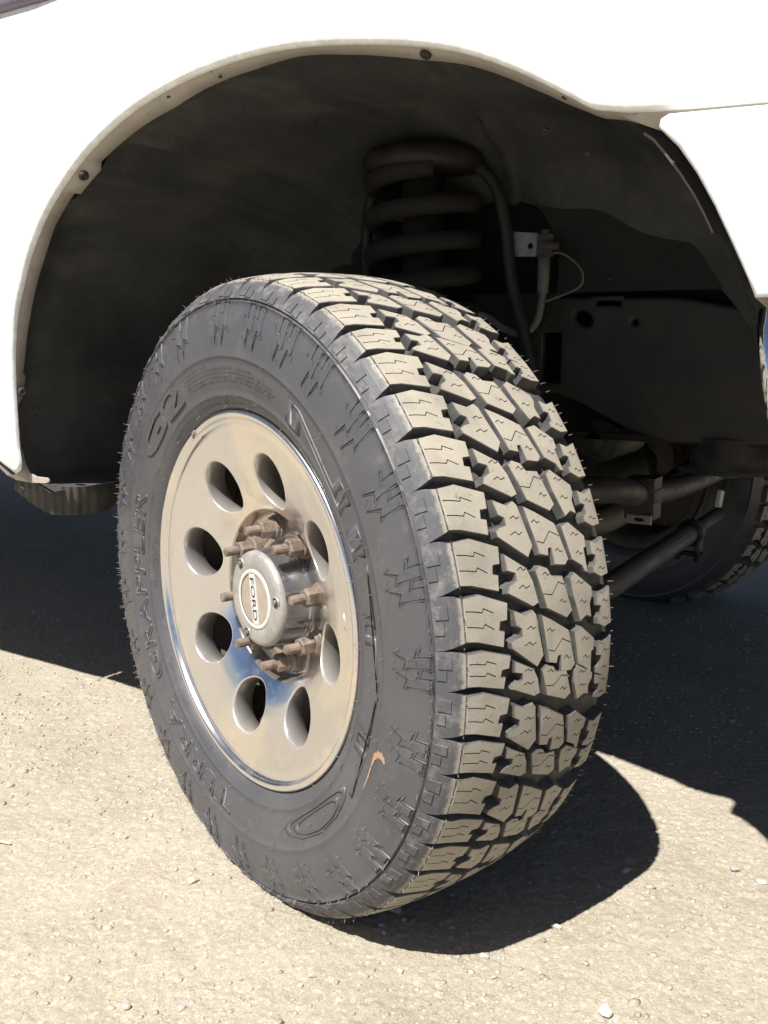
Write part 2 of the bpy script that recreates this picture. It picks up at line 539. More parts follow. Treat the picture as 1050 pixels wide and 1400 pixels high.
# ---- tread blocks: traced pattern, (degrees after the pitch start, distance outwards)
PITCH = 7.4
POLY = {
 'shoulder': [(0.0, .1065), (-.12, .0873), (1.67, .0562), (3.95, .0585), (3.95, .0670), (5.02, .0687), (5.30, .0624), (7.45, .0645), (6.05, .0945), (5.80, .1065)],
 'inner': [(2.50, .0515), (3.65, .0347), (3.20, .0240), (4.00, .0191), (9.85, .0109), (11.50, .0211), (7.95, .0560), (7.00, .0570), (6.45, .0500), (6.33, .0427), (5.62, .0427), (5.10, .0490), (4.18, .0503)],
 'centre': [(3.95, .0150), (5.29, -.0033), (7.23, -.0264), (12.60, -.0373), (13.45, -.0298), (13.05, -.0125), (10.75, -.0117), (10.75, -.0098), (11.80, -.0080), (11.25, .0060), (9.6, .0080)],
 'inside': [(7.72, -.0322), (7.33, -.0474), (9.72, -.0700), (11.60, -.0685), (11.70, -.0650), (15.30, -.0660), (14.9, -.0585), (14.0, -.055), (12.85, -.0400)],
 'back': [(10.35, -.0755), (10.96, -.0874), (10.20, -.1050), (16.10, -.1050), (16.31, -.0885), (15.39, -.0740), (14.30, -.0740), (14.00, -.0800), (13.00, -.0815), (12.70, -.0745)],
}
# every second pitch has another outline in the three middle rows
POLY_B = {
 'inner': [(2.10, .0530), (4.71, .0250), (6.50, .0185), (9.60, .0140), (10.00, .0240), (7.45, .0560), (6.30, .0514), (6.10, .0430), (5.35, .0430), (4.80, .0530)],
 'centre': [(5.39, .0165), (4.68, .0077), (5.30, -.0035), (6.43, -.0080), (6.72, -.0235), (11.71, -.0340), (12.68, -.0235), (10.60, .0060)],
 'inside': [(7.30, -.0325), (6.61, -.0421), (9.29, -.0690), (10.63, -.0690), (11.48, -.0638), (13.72, -.0653), (13.11, -.0553), (13.77, -.0440), (10.10, -.0345)],
}
for _k, _P in POLY_B.items():                        # these blocks sit a little later in the pitch and run a little longer
    _m = sum(d for d, _ in _P) / len(_P)
    POLY_B[_k] = [(d + (.30 if d < _m else .55), v) for d, v in _P]
SIPE = {
 'shoulder': [[(1.75, .1045), (1.95, .0960), (2.30, .0867), (1.78, .0851), (2.60, .0742)], [(3.80, .1045), (4.00, .0960), (4.32, .0873), (3.84, .0849), (4.78, .0749)]],
 'inner': [[(5.75, .0345), (5.45, .0290), (5.90, .0262), (5.70, .0220)], [(7.9, .0385), (7.55, .0315), (8.05, .0280), (7.75, .0225)]],
 'centre': [[(6.7, .0075), (6.4, .0025), (6.9, .0000), (6.75, -.0045)], [(9.3, .0060), (9.75, -.0035), (8.30, -.0150), (9.25, -.0290)], [(11.1, -.0180), (10.8, -.0220), (11.35, -.0245), (11.2, -.0285)]],
 'inside': [[(9.4, -.0460), (9.05, -.0510), (9.55, -.0540), (9.35, -.0590)], [(12.0, -.0490), (11.7, -.0530), (12.25, -.0560), (12.1, -.0605)]],
 'inner_b': [[(5.2, .0390), (4.85, .0340), (5.35, .0310), (5.15, .0260)], [(7.6, .0400), (7.25, .0340), (7.75, .0310), (7.5, .0250)]],
 'centre_b': [[(6.5, .0060), (6.2, .0015), (6.7, -.0010), (6.5, -.0050)], [(9.0, .0080), (9.40, -.0040), (7.90, -.0150), (8.6, -.0270)], [(10.6, -.0140), (10.3, -.0180), (10.85, -.0205), (10.7, -.0250)]],
 'inside_b': [[(8.7, -.0430), (8.4, -.0470), (8.9, -.0500), (8.7, -.0550)], [(11.4, -.0450), (11.1, -.0490), (11.6, -.0520), (11.45, -.0570)]],
 'back': [[(12.3, -.0860), (12.0, -.0900), (12.5, -.0930), (12.35, -.0975)], [(14.9, -.0850), (14.6, -.0890), (15.1, -.0930), (14.95, -.0980)]],
}
D2M = radians(1) * .40

def strip(line, hw):
    """thin closed polygon round a polyline"""
    P = [Vector(p) for p in line]
    a, b = [], []
    for i, p in enumerate(P):
        d1 = (P[i] - P[i - 1]).normalized() if i else None
        d2 = (P[i + 1] - P[i]).normalized() if i < len(P) - 1 else None
        d1 = d1 or d2
        d2 = d2 or d1
        n1, n2 = Vector((-d1.y, d1.x)), Vector((-d2.y, d2.x))
        k = n1 + n2
        k = k / max(0.5, k.length_squared / 2)
        a.append(tuple(p + k * hw)); b.append(tuple(p - k * hw))
    return a + b[::-1]

# lug on the outer shoulder below every shoulder block
LUG_OUT = [(.3925, .1072), (.3865, .1150), (.3790, .1212), (.3712, .1262)]
LUG_IN = [(.3800, .1010), (.3790, .1105), (.3745, .1175), (.3690, .1228)]
LUG_D = [(.05, 5.85), (-.38, 6.35), (-.56, 6.75), (-.62, 6.85)]

def block_mesh(row, k, alt=False):
    mb = MB()
    P = [(d * k * D2M, wv) for d, wv in (POLY_B if alt else POLY)[row]]
    if row != 'shoulder': P = offset(P, .0012)
    sip = [strip([(d * k * D2M, wv) for d, wv in L], .00052) for L in SIPE[row + '_b' if alt else row]]
    def f(x, wv, h):
        return wp(-x / D2M, Rt(wv) - h, wv)
    inset = offset(P, .0007)
    V, F = cdt([inset] + sip)
    mb.add([f(x, y, 0) for x, y in V], F, 0)
    low = offset(P, -.0010)
    mb.grid([[f(x, y, 0) for x, y in inset], [f(x, y, .0008) for x, y in P], [f(x, y, .0135) for x, y in low]], 1, closed=True)
    for L in sip:
        mb.grid([[f(x, y, 0) for x, y in L], [f(x, y, .0035) for x, y in L]], 2, closed=True)
        V, F = cdt([L])
        mb.add([f(x, y, .0035) for x, y in V], F, 2)
    if row == 'shoulder':
        nd = 5
        O, N = [], []
        for (r, wv), (ri, wi), (d0, d1) in zip(LUG_OUT, LUG_IN, LUG_D):
            O.append([wp(-(d0 + (d1 - d0) * j / nd) * k, r, wv) for j in range(nd + 1)])
            N.append([wp(-(d0 - .35 + (d1 - d0 + .7) * j / nd) * k, ri, wi) for j in range(nd + 1)])
        mb.grid(O, 3)
        mb.grid([[r[0] for r in O], [r[0] for r in N]], 3)
        mb.grid([[r[-1] for r in O], [r[-1] for r in N]], 3)
        mb.grid([O[-1], N[-1]], 3)
        # raised pads on the lower half of the lug
        for (da, db, ra, rb) in ((.7, 2.5, .3838, .3735), (2.9, 4.6, .3800, .3722)):
            def pt(d, r, h):
                t = np.interp(r, [p[0] for p in LUG_OUT[::-1]], [p[1] for p in LUG_OUT[::-1]])
                return wp(-d * k, r + h * .62, float(t) + h * .78)
            A = [[pt(da, ra, .0014), pt(db, ra, .0014)], [pt(da, rb, .0014), pt(db, rb, .0014)]]
            B = [[pt(da - .1, ra + .0004, -.001), pt(db + .1, ra + .0004, -.001)], [pt(da - .1, rb - .0004, -.001), pt(db + .1, rb - .0004, -.001)]]
            mb.add([A[0][0], A[0][1], A[1][1], A[1][0], B[0][0], B[0][1], B[1][1], B[1][0]],
                   [(0, 1, 2, 3), (0, 4, 5, 1), (1, 5, 6, 2), (2, 6, 7, 3), (3, 7, 4, 0)], 3)
    me = mb.mesh('tread_block')
    for m in ('tread_dust', 'groove_rubber', 'sipe_dark', 'lug_rubber'): me.materials.append(M[m])
    return me

LL, MM, SS = 7.75, 7.27, 5.95
SEQ = [LL, SS, LL, LL, LL, LL, LL, LL, SS, MM, SS]
rest = [LL] * 20 + [MM] * 14 + [SS] * 4
random.shuffle(rest)
SEQ += rest
SCALE = 360 / sum(SEQ)
SEQ = [s * SCALE for s in SEQ]
starts = []
a = 65.1
for s in SEQ:
    starts.append(a); a -= s
ALT = (min(range(len(starts)), key=lambda i: abs(starts[i] - 11.95)) + 1) % 2
cache = {}
blocks = []
for row in ('shoulder', 'inner', 'centre', 'inside', 'back'):
    for i, (a0, s) in enumerate(zip(starts, SEQ)):
        alt = row in POLY_B and i % 2 == ALT
        key = (row, round(s, 3), alt)
        if key not in cache: cache[key] = block_mesh(row, s / PITCH, alt)
        o = bpy.data.objects.new('tread_block', cache[key])
        C.objects.link(o)
        o.parent = wheel
        o.rotation_euler = (0, -radians(a0), 0)
        blocks.append((o, a0))

# ---- lightning marks moulded between the two rings, one to every second pitch
def sw_map(a0):
    def f(a, r, h): return wp(a0 + a, r, swout(r) + h)
    return f
BOLTS = [
 [(-3.3, .3655), (-1.7, .3655), (-1.95, .3500), (-.55, .3530), (-1.45, .3195), (-2.35, .3400), (-3.75, .3365)],
 [(.1, .3655), (1.7, .3655), (1.35, .3480), (2.75, .3510), (1.55, .3215), (.85, .3390), (-.55, .3355)],
]
mbl = MB()
for B in BOLTS:
    T = offset([(a * .006, r) for a, r in B], .0006)
    V, F = cdt([[(a / .006, r) for a, r in T]])
    f = sw_map(0)
    mbl.add([f(a, r, .0016) for a, r in V], F, 0)
    mbl.grid([[f(a / .006, r, .0016) for a, r in T], [f(a, r, -.0006) for a, r in B]], 0, closed=True)
    # thin moulded ridge round every bolt
    L = offset([(a * .006, r) for a, r in B], -.0019)
    L = [(a / .006, r) for a, r in L]
    L2 = [(a / .006, r) for a, r in offset([(a * .006, r) for a, r in B], -.0027)]
    mbl.grid([[f(a, r, -.0004) for a, r in L], [f(a, r, .0009) for a, r in L], [f(a, r, .0009) for a, r in L2], [f(a, r, -.0004) for a, r in L2]], 0, closed=True)
bolt_me = mbl.mesh('lightning_mark')
bolt_me.materials.append(M['sidewall_rubber'])
MARKS = [92.8, 80.0, 68.9, 57.9, 44.1, 30.9, 16.5, 2.5, -11.5, -24.0, -36.5, -49.5, -62.8, -76.5, -90]
a = -90 - 13.4
while a > 92.8 - 360 + 9:
    MARKS.append(a); a -= 13.24
for a0 in MARKS:
    o = bpy.data.objects.new('lightning_mark', bolt_me)
    C.objects.link(o)
    o.parent = wheel
    o.rotation_euler = (0, -radians(a0), 0)

# ---- moulded words
def text_curve(body, size, **k):
    cu = bpy.data.curves.new('word', 'FONT')
    cu.body = body
    cu.size = size
    cu.resolution_u = 3
    for a, v in k.items(): setattr(cu, a, v)
    o = bpy.data.objects.new('word', cu)
    C.objects.link(o)
    bpy.context.view_layer.update()
    me = bpy.data.meshes.new_from_object(o.evaluated_get(bpy.context.evaluated_depsgraph_get()))
    bpy.data.objects.remove(o)
    bpy.data.curves.remove(cu)
    return me
def word_on_sidewall(body, a_start, a_end, r0, height, width_k=1.0, solid=False, name='moulded_word'):
    """letters read clockwise, tops outwards; a_start > a_end"""
    if solid: me = text_curve(body, 1.0, extrude=.02, offset=.012)
    else: me = text_curve(body, 1.0, fill_mode='NONE', bevel_depth=.034, bevel_resolution=0)
    co = np.array([v.co[:] for v in me.vertices])
    lo, hi = co.min(0), co.max(0)
    x = (co[:, 0] - lo[0]) / (hi[0] - lo[0])
    y = (co[:, 1] - lo[1]) / (hi[1] - lo[1]) * height
    for i, v in enumerate(me.vertices):
        r = r0 + y[i]
        hgt = (.0011 if solid else .0002) + co[i, 2] * (.04 if solid else .042)
        v.co = wp(a_start + (a_end - a_start) * x[i], r, swout(r) + hgt)
    me.update()
    me.materials.clear()
    return link(name, me, 'sidewall_rubber', wheel)
word_on_sidewall('TERRA', -95, -137, .268, .029)
word_on_sidewall('GRAPPLER', -144, -203, .268, .028)
word_on_sidewall('G2', -215, -244, .268, .032, solid=True)
word_on_sidewall('NITTO', 63, -68, .264, .031)

# ---- fine moulded print too small to read: short raised dashes
mb = MB()
def dashes(a0, a1, r, hgt, seed):
    rr = random.Random(seed)
    a = a0
    while a > a1:
        d = rr.uniform(.35, 1.0) * .45
        if rr.random() < .8:
            P = [(a, r), (a - d, r), (a - d, r + hgt * rr.uniform(.6, 1)), (a, r + hgt * rr.uniform(.6, 1))]
            A = [wp(x, y, swout(y) + .0005) for x, y in P]
            B = [wp(x, y, swout(y) - .0004) for x, y in P]
            mb.add(A + B, [(0, 1, 2, 3), (0, 4, 5, 1), (1, 5, 6, 2), (2, 6, 7, 3), (3, 7, 4, 0)])
        a -= d + rr.uniform(.12, .3)
for i, (a0, a1, r) in enumerate([(114, 100, .2935), (113, 78, .2885), (113, 70, .2835), (112, 68, .2785), (111, 70, .2735), (112, 90, .2500), (110, 86, .2465),
                                 (130, 116, .2480), (188, 172, .2490), (186, 170, .2455), (-128, -146, .2480), (-112, -124, .249), (-8, -30, .2480)]):
    dashes(a0, a1, r, .0028, i)
mb.build('fine_print', 'sidewall_rubber', wheel)['kind'] = 'stuff'

# ---- rubber spews: thin hairs left by the mould
mb = MB()
def hair(p, d, L, r=.00048):
    p, d = Vector(p), Vector(d).normalized()
    bend = Vector((random.uniform(-.5, .5), random.uniform(-.2, .2), random.uniform(-.6, .2)))
    mb.tube([p, p + d * L * .55, p + d * L * .9 + bend * L * .22], [r, r * .9, r * .55], 4)
def hair_side(a, r, L):
    i = 0.004
    e1 = Vector(wp(a, r + i, swout(r + i))) - Vector(wp(a, r - i, swout(r - i)))
    tang = Vector(wp(a + 1, r, 0)) - Vector(wp(a, r, 0))
    n = e1.cross(tang)
    if n.y > 0: n = -n
    hair(wp(a, r, swout(r) - .0005), n, L)
for a0 in MARKS:
    for da, r in ((-3.3, .3375), (-1.7, .324), (-1.4, .336), (.4, .322), (1.2, .350), (2.5, .3275), (3.2, .354), (-1.1, .352), (-2.6, .363), (1.0, .341)):
        if random.random() < .85: hair_side(a0 + da + random.uniform(-.2, .2), r + random.uniform(-.0015, .0015), random.uniform(.0045, .0085))
for r, n in ((.3042, 30), (.2575, 34), (.2455, 22), (.2800, 46), (.2950, 30)):
    for k in range(n):
        hair_side(360 * k / n + random.uniform(-3, 3), r, random.uniform(.005, .0095))
for k in range(190):
    hair_side(random.uniform(120, 250), random.choice((.3420, .3300, .3560, .3150)), random.uniform(.005, .009))
for k in range(130):
    a = random.uniform(0, 360)
    hair(wp(a, .3675, .128), Vector(wp(a, .6, .8)), random.uniform(.004, .008))
for side in (1, -1):
    for k in range(170):
        a = 360 * k / 170 + random.uniform(-.8, .8)
        wv = .1065 if side > 0 else -.1045
        d = Vector(wp(a, .55, wv * 9 if side < 0 else .5))
        hair(wp(a, Rt(wv) - random.uniform(.0, .003), wv), d, random.uniform(.003, .0075))
hairs = mb.build('rubber_spew', 'spew_rubber', wheel)
hairs['kind'] = 'stuff'

# ---- orange crayon smear along the inner ring, ending in a smudge outwards
mb = MB()
CS = [(-27.5, .3030, .0006), (-25.0, .3032, .0010), (-22.5, .3034, .0013), (-20.2, .3036, .0016), (-18.6, .3048, .0026), (-17.6, .3085, .0034), (-17.3, .3130, .0036), (-17.6, .3170, .0028), (-18.2, .3200, .0012)]
CS = smooth_curve([Vector((a * .0053, r, h)) for a, r, h in CS], 4)
L = []
for i, p in enumerate(CS):
    t = (CS[min(i + 1, len(CS) - 1)] - CS[max(i - 1, 0)]).to_2d().normalized()
    nrm = Vector((-t.y, t.x))
    row = []
    for k in range(4):
        q = p.to_2d() + nrm * p.z * (k / 1.5 - 1) * (1 + .25 * sin(i * 1.9 + k))
        row.append(wp(q.x / .0053, q.y, max(swout(q.y - .0008), swout(q.y), swout(q.y + .0008)) + .0003))
    L.append(row)
mb.grid(L)
mb.build('crayon_smear', 'orange_crayon', wheel, True)

# ---- rim
FP = [(.2375, .1120), (.2392, .1160), (.2385, .1192), (.2362, .1206), (.2325, .1204), (.2306, .1197), (.2292, .1168), (.2280, .1143), (.2264, .1130), (.2238, .1129), (.2195, .1135)]
def face_w(r):                                      # dished face between lip and hub well
    return float(np.interp(r, [.1125, .135, .157, .185, .2195], [.0772, .0895, .0975, .1055, .1135]))
def face_n(r):
    e = .006
    s = (face_w(r + e) - face_w(r - e)) / (2 * e)
    return Vector((-s, 1)).normalized()
mb = MB()
NR = 160
mb.grid([[wp(360 * k / NR, r, wv) for k in range(NR)] for r, wv in FP], 0, closed=True)
mb.grid([[wp(360 * k / NR, r, wv) for k in range(NR)] for r, wv in ((.2375, .1120), (.2300, .1000), (.2160, .0900), (.2120, .05), (.2120, -.105), (.235, -.112), (.2385, -.116), (.2365, -.120), (.229, -.118), (.209, -.104), (.206, .055), (.2075, .082))], 1, closed=True)
circ = lambda cx, cy, r, n, o=0: [(cx + r * cos(2 * pi * k / n + o), cy + r * sin(2 * pi * k / n + o)) for k in range(n)]
HOLE = [(.1570 * cos(radians(33 + 45 * k)), .1570 * sin(radians(33 + 45 * k))) for k in range(8)]
HR = .0345
extra = []
for r in (.120, .128, .136, .144, .152, .160, .168, .176, .184, .192, .199, .206, .213):
    n = int(r * 560)
    for k in range(n):
        a = 2 * pi * (k + .5 * (int(r * 1000) % 3)) / n
        p = (r * cos(a), r * sin(a))
        if all(math.hypot(p[0] - x, p[1] - y) > HR + .0050 for x, y in HOLE): extra.append(p)
V, F = cdt([circ(0, 0, .2195, NR), circ(0, 0, .1125, 96)] + [circ(x, y, HR + .0022, 44) for x, y in HOLE], extra)
mb.add([(x, -face_w(math.hypot(x, y)), y) for x, y in V], F, 0)
for x, y in HOLE:
    rows = []
    for rr, dz in ((HR + .0022, 0), (HR + .0010, .0004), (HR + .0002, .0013), (HR - .0002, .003), (HR - .0014, .0290)):
        rows.append([(px, -(face_w(math.hypot(px, py)) - dz), py) for px, py in circ(x, y, rr, 44)])
    mb.grid(rows, 3, closed=True)
    mb.grid([rows[-1], [(px, -(face_w(math.hypot(px, py)) - .0292), py) for px, py in circ(x, y, HR + .02, 44)]], 1, closed=True)
# hub well: wall, floor with the pads under the nuts
WELL = [(.1125, .0772), (.1112, .0762), (.1102, .0735), (.1075, .0620), (.1060, .0590), (.1030, .0578), (.0900, .0570), (.0600, .0570), (.0590, .0)]
mb.grid([[wp(360 * k / 96, r, wv) for k in range(96)] for r, wv in WELL], 4, closed=True)
me = mb.mesh('rim', weld=True)
rim = link('rim', me, ['alloy_face', 'rim_dark', 'alloy_bright', 'alloy_machined', 'alloy_grimy'], wheel, True)
for i, p in enumerate(me.polygons): pass
nor = []
for v in me.vertices:
    r = math.hypot(v.co.x, v.co.z)
    if .114 < r < .2185 and abs(-v.co.y - face_w(r)) < 2e-5:
        s = face_n(r)
        nor.append((s.x * v.co.x / r, -s.y, s.x * v.co.z / r))
    else:
        nor.append(tuple(v.normal))
me.normals_split_custom_set_from_vertices(nor)
# dark brake parts behind the openings
mb = MB()
mb.grid([[wp(360 * k / 64, r, wv) for k in range(64)] for r, wv in ((.196, .02), (.196, .035), (.186, .037), (.05, .037), (.0005, .037))], 0, closed=True)
mb.build('brake_disc', 'rim_dark', wheel, True)

# ---- lug nuts with studs
def nut_mesh():
    mb = MB()
    def ring(r, wv, n=18): return [(r * cos(2 * pi * k / n), -wv, r * sin(2 * pi * k / n)) for k in range(n)]
    mb.grid([ring(r, z) for r, z in ((.0168, .056), (.0168, .0605), (.0158, .0612), (.0140, .0613), (.0148, .0622), (.0148, .0655), (.0136, .0668), (.0100, .0669))], 0, closed=True)
    hexr = lambda r, z: [(r * cos(pi / 3 * k), -z, r * sin(pi / 3 * k)) for k in range(6)]
    H0, H1, H2 = hexr(.0120, .0665), hexr(.0120, .0830), hexr(.0100, .0850)
    mb.grid([H0, H1, H2], 0, closed=True)
    mb.add(H2, [tuple(range(6))], 0)
    rows = []
    z = .0850
    while z < .1030:
        rows += [ring(.0056, z, 12), ring(.0064, z + .0008, 12)]
        z += .0016
    rows += [ring(.0056, .1035, 12), ring(.0045, .1045, 12)]
    mb.grid(rows, 0, closed=True)
    mb.add(rows[-1], [tuple(range(12))], 0)
    me = mb.mesh('lug_nut')
    me.materials.append(M['rust_nut'])
    return me
nut = nut_mesh()
for k in range(8):
    a = radians(11 + 45 * k)
    o = bpy.data.objects.new('lug_nut', nut)
    C.objects.link(o)
    o.parent = wheel
    o.location = (.0862 * cos(a), 0, .0862 * sin(a))
    o.rotation_euler = (0, random.uniform(0, 6), 0)

# ---- centre cap
mb = MB()
n = 72
def ring(r, z, n=n): return [(r * cos(2 * pi * k / n), -z, r * sin(2 * pi * k / n)) for k in range(n)]
mb.grid([ring(r, z) for r, z in ((.0655, .0565), (.0655, .0600), (.0640, .0620), (.0632, .0630), (.0622, .0880), (.0615, .0950))], 3, closed=True)
mb.grid([ring(r, z) for r, z in ((.0615, .0950), (.0612, .0980), (.0598, .1008), (.0570, .1026), (.0535, .1034), (.0400, .1040), (.0390, .1035), (.0390, .1028))], 1, closed=True)
mb.grid([ring(r, z) for r, z in ((.0390, .1028), (.0385, .1044), (.0370, .1049), (.0340, .1049), (.0332, .1043))], 2, closed=True)
cap = mb.build('centre_cap', ['chrome', 'cap_silver', 'cap_white', 'cap_side'], wheel, True)
TILT = radians(8)
def cp(x, y, z):                                    # cap emblem plane: x across, y up, turned slightly with the wheel
    return (x * cos(TILT) - y * sin(TILT), -z, x * sin(TILT) + y * cos(TILT))
mb = MB()
mb.add([cp(x, y, .1032) for x, y in circ(0, 0, .0338, 60)], [tuple(range(60))], 0)
plate(mb, [[(-.0062, -.0325), (.0062, -.0325), (.0075, -.012), (.0075, .012), (.0062, .0325), (-.0062, .0325), (-.0075, .012), (-.0075, -.012)]],
      lambda x, y, h: cp(x, y, .1049 - h), .0017, .0005, 1)
emb = mb.build('emblem', ['cap_recess', 'cap_white', 'ink_black'], cap)
# (the emblem belongs to the cap but keeps the wheel one level up)
emb.parent = wheel
fm = text_curve('FORD', 1.0, offset=.012)
co = np.array([v.co[:] for v in fm.vertices])
lo, hi = co.min(0), co.max(0)
for v in fm.vertices:
    u, q = (v.co.x - lo[0]) / (hi[0] - lo[0]), (v.co.y - lo[1]) / (hi[1] - lo[1])
    v.co = cp(-.0048 + .0096 * q, .0275 - .055 * u, .10495)
fm.materials.clear()
link('emblem_lettering', fm, 'ink_black', wheel)
for k, a in enumerate((8, 128, 248)):
    mb = MB()
    x, y = .0515 * cos(radians(a)), .0515 * sin(radians(a))
    for (r0, r1, z0, z1, mi) in ((.0070, .0062, .1034, .1048, 0), (.0052, .0, .1046, .1046, 1), (.0036, .0030, .1044, .1072, 2)):
        A = [(px, -z0, py) for px, py in circ(x, y, r0, 16)]
        if r1:
            B = [(px, -z1, py) for px, py in circ(x, y, r1, 16)]
            mb.grid([A, B], mi, closed=True)
            if mi == 2: mb.add(B, [tuple(range(16))], mi)
        else: mb.add(A, [tuple(range(16))], mi)
    mb.build('cap_screw', ['cap_silver', 'ink_black', 'rust_nut'], wheel, True)

# ---- wheel weights
def weight(a, r, wv, mats, s=1.0):
    mb = MB()
    for da, dr, w0, ww in ((0, 0, .010, .006), (.7, -.001, .005, .009), (-.8, .001, .004, .005)):
        c0 = Vector(wp(a + da, r + dr, wv))
        vs, fs = [], []
        for i in range(5):
            for k in range(10):
                ph, t = pi / 2 * i / 4, 2 * pi * k / 10
                vs.append(c0 + Vector((w0 * .5 * cos(ph) * cos(t) * s, -.003 * sin(ph), ww * .5 * cos(ph) * sin(t) * s)))
        fs = [(i * 10 + k, i * 10 + (k + 1) % 10, (i + 1) * 10 + (k + 1) % 10, (i + 1) * 10 + k) for i in range(4) for k in range(10)]
        mb.add(vs, fs)
    return mb.build('wheel_weight', mats, wheel, True)
weight(7.0, .2040, .1075, 'weight_lead', 1.0)['label'] = 'whitish blob stuck on the wheel face'
weight(3.2, .2045, .1072, 'rust_nut', .8)['label'] = 'small rusty stain lump on the wheel face'
weight(120, .2325, .1195, 'rust_nut', 1.1)['label'] = 'small rusty weight clipped to the rim lip'

# ================================================================== far wheel, seen under the truck
far = bpy.data.objects.new('wheel', wheel.data)
C.objects.link(far)
far.parent = truck
far.location = (-.02, 1.60, .38)
far.rotation_euler = (0, 0, pi - AL)
far['label'] = 'wheel on the far side, dark under the truck'
for o, a0 in blocks:
    t = (180 - a0 + 180) % 360 - 180                # place on the far wheel as seen from here
    if o.data in (cache[k] for k in cache if k[0] in ('shoulder', 'inner')): continue
    if 92 < (a0 % 360) < 262:
        c = o.copy(); C.objects.link(c); c.parent = far
for q in (rim, next(o for o in wheel.children if o.name == 'brake_disc'), cap):
    c = q.copy(); C.objects.link(c); c.parent = far

# ================================================================== BODY
OUT = [(-.47, .5060), (-.4420, .5191), (-.4425, .5517), (-.4420, .5902), (-.4405, .6396), (-.4354, .6893), (-.4252, .7371), (-.4090, .7730), (-.3890, .8127), (-.3562, .8570), (-.3244, .8885),
       (-.2865, .9190), (-.2441, .9452), (-.1973, .9673), (-.1500, .9836), (-.0936, .9970), (-.0379, 1.0052), (.0146, 1.0085), (.0643, 1.0078), (.1116, 1.0036),
       (.1700, .9952), (.2204, .9854), (.2607, .9741), (.2995, .9588), (.3370, .9403), (.3732, .9199), (.3930, .9085), (.4100, .9040), (.4538, .8986), (.60, .8935), (.95, .885)]
OUT = [tuple(p) for p in smooth_curve([Vector((x, z, 0)) for x, z in OUT], 4)]
OUT = [(p[0], p[1]) for p in OUT]
INN = [(-.4470, .5000), (-.4050, .5010), (-.4462, .5073), (-.4588, .5278), (-.4628, .5661), (-.4628, .6106), (-.4425, .6640), (-.4250, .7256), (-.3990, .7855), (-.3815, .8142), (-.3587, .8512),
       (-.3237, .8845), (-.2606, .9263), (-.1905, .9583), (-.1307, .9750), (-.0834, .9893), (-.0064, 1.0002), (.0550, 1.0051), (.1173, .9975),
       (.1627, .9895), (.2061, .9797), (.2598, .9674), (.2994, .9514), (.3263, .9380), (.3635, .9191), (.3994, .9020), (.4200, .8985), (.4500, .8870), (.60, .884), (.95, .876)]
FY, IY = -.130, -.105
# door and fender outer skin
TOPZ = 1.135
def skin_y(x, z):
    return FY + .05 * max(0, (z - 1.02) / .12) ** 2 * .35 + .02 * max(0, (.62 - z) / .12) ** 2 * (1 if x < -.45 else 0)
mb = MB()
far_l = -.78
loop = [(far_l, TOPZ - .008)] + [(far_l, .665)] + [(-.58, .64)] + [(-.52, .535)] + OUT + [(.95, 1.06), (.75, 1.090), (.2, 1.120), (-.30, TOPZ - .004)]
ins = OUT
ring1 = offset(loop, .007)
rings = [(.0070, 0.0), (.0040, .0006), (.0018, .0022), (.0004, .0050), (0.0, .0085)]
V, F = cdt([ring1], [(x, z) for x in np.arange(-.75, .94, .06) for z in np.arange(.56, 1.13, .05) if (z > 1.03 or x < -.46 or (x > .42 and z > .92))])
mb.add([(x, skin_y(x, z), z) for x, z in V], F, 0)
mb.grid([[(x, skin_y(x, z) + dy, z) for x, z in offset(loop, d)] if d else [(x, skin_y(x, z) + dy, z) for x, z in loop] for d, dy in rings], 0, closed=True)
fender = mb.build('fender', ['white_paint'], truck, True)
# returned edge with fastener tabs
def resample(P, n):
    P = np.array(P); s = np.r_[0, np.cumsum(np.hypot(*np.diff(P, axis=0).T))]
    t = np.linspace(0, s[-1], n)
    return np.stack([np.interp(t, s, P[:, 0]), np.interp(t, s, P[:, 1])], -1)
def by_angle(P, A, c=(.03, .52)):
    P = np.array(P)
    ang = np.degrees(np.arctan2(P[:, 1] - c[1], P[:, 0] - c[0]))
    ang = np.where(ang < -90, ang + 360, ang)
    r = np.hypot(P[:, 1] - c[1], P[:, 0] - c[0])
    o = np.argsort(-ang)
    rr = np.interp(A, ang[o][::-1], r[o][::-1])
    return np.stack([c[0] + rr * np.cos(np.radians(A)), c[1] + rr * np.sin(np.radians(A))], -1)
A = np.linspace(178.5, 43.0, 150)
O2, I2 = by_angle(OUT, A), by_angle(INN[2:], A)
for k, a in enumerate(A):                            # tabs reach a little further into the arch
    for ta, tw in ((166.8, 2.2), (129.3, 3.0)):
        if abs(a - ta) < tw:
            v = np.array([.03, .52]) - I2[k]; I2[k] += v / np.hypot(*v) * .008
mb = MB()
rows = [[(x, skin_y(x, z) + .0085, z) for x, z in O2],
        [(x * .7 + ix * .3, FY + .0125, z * .7 + iz * .3) for (x, z), (ix, iz) in zip(O2, I2)],
        [(ix, IY, iz) for ix, iz in I2],
        [(ix + (ix - .03) * .006, IY + .0015, iz + (iz - .52) * .006) for ix, iz in I2]]
mb.grid(rows, 0)
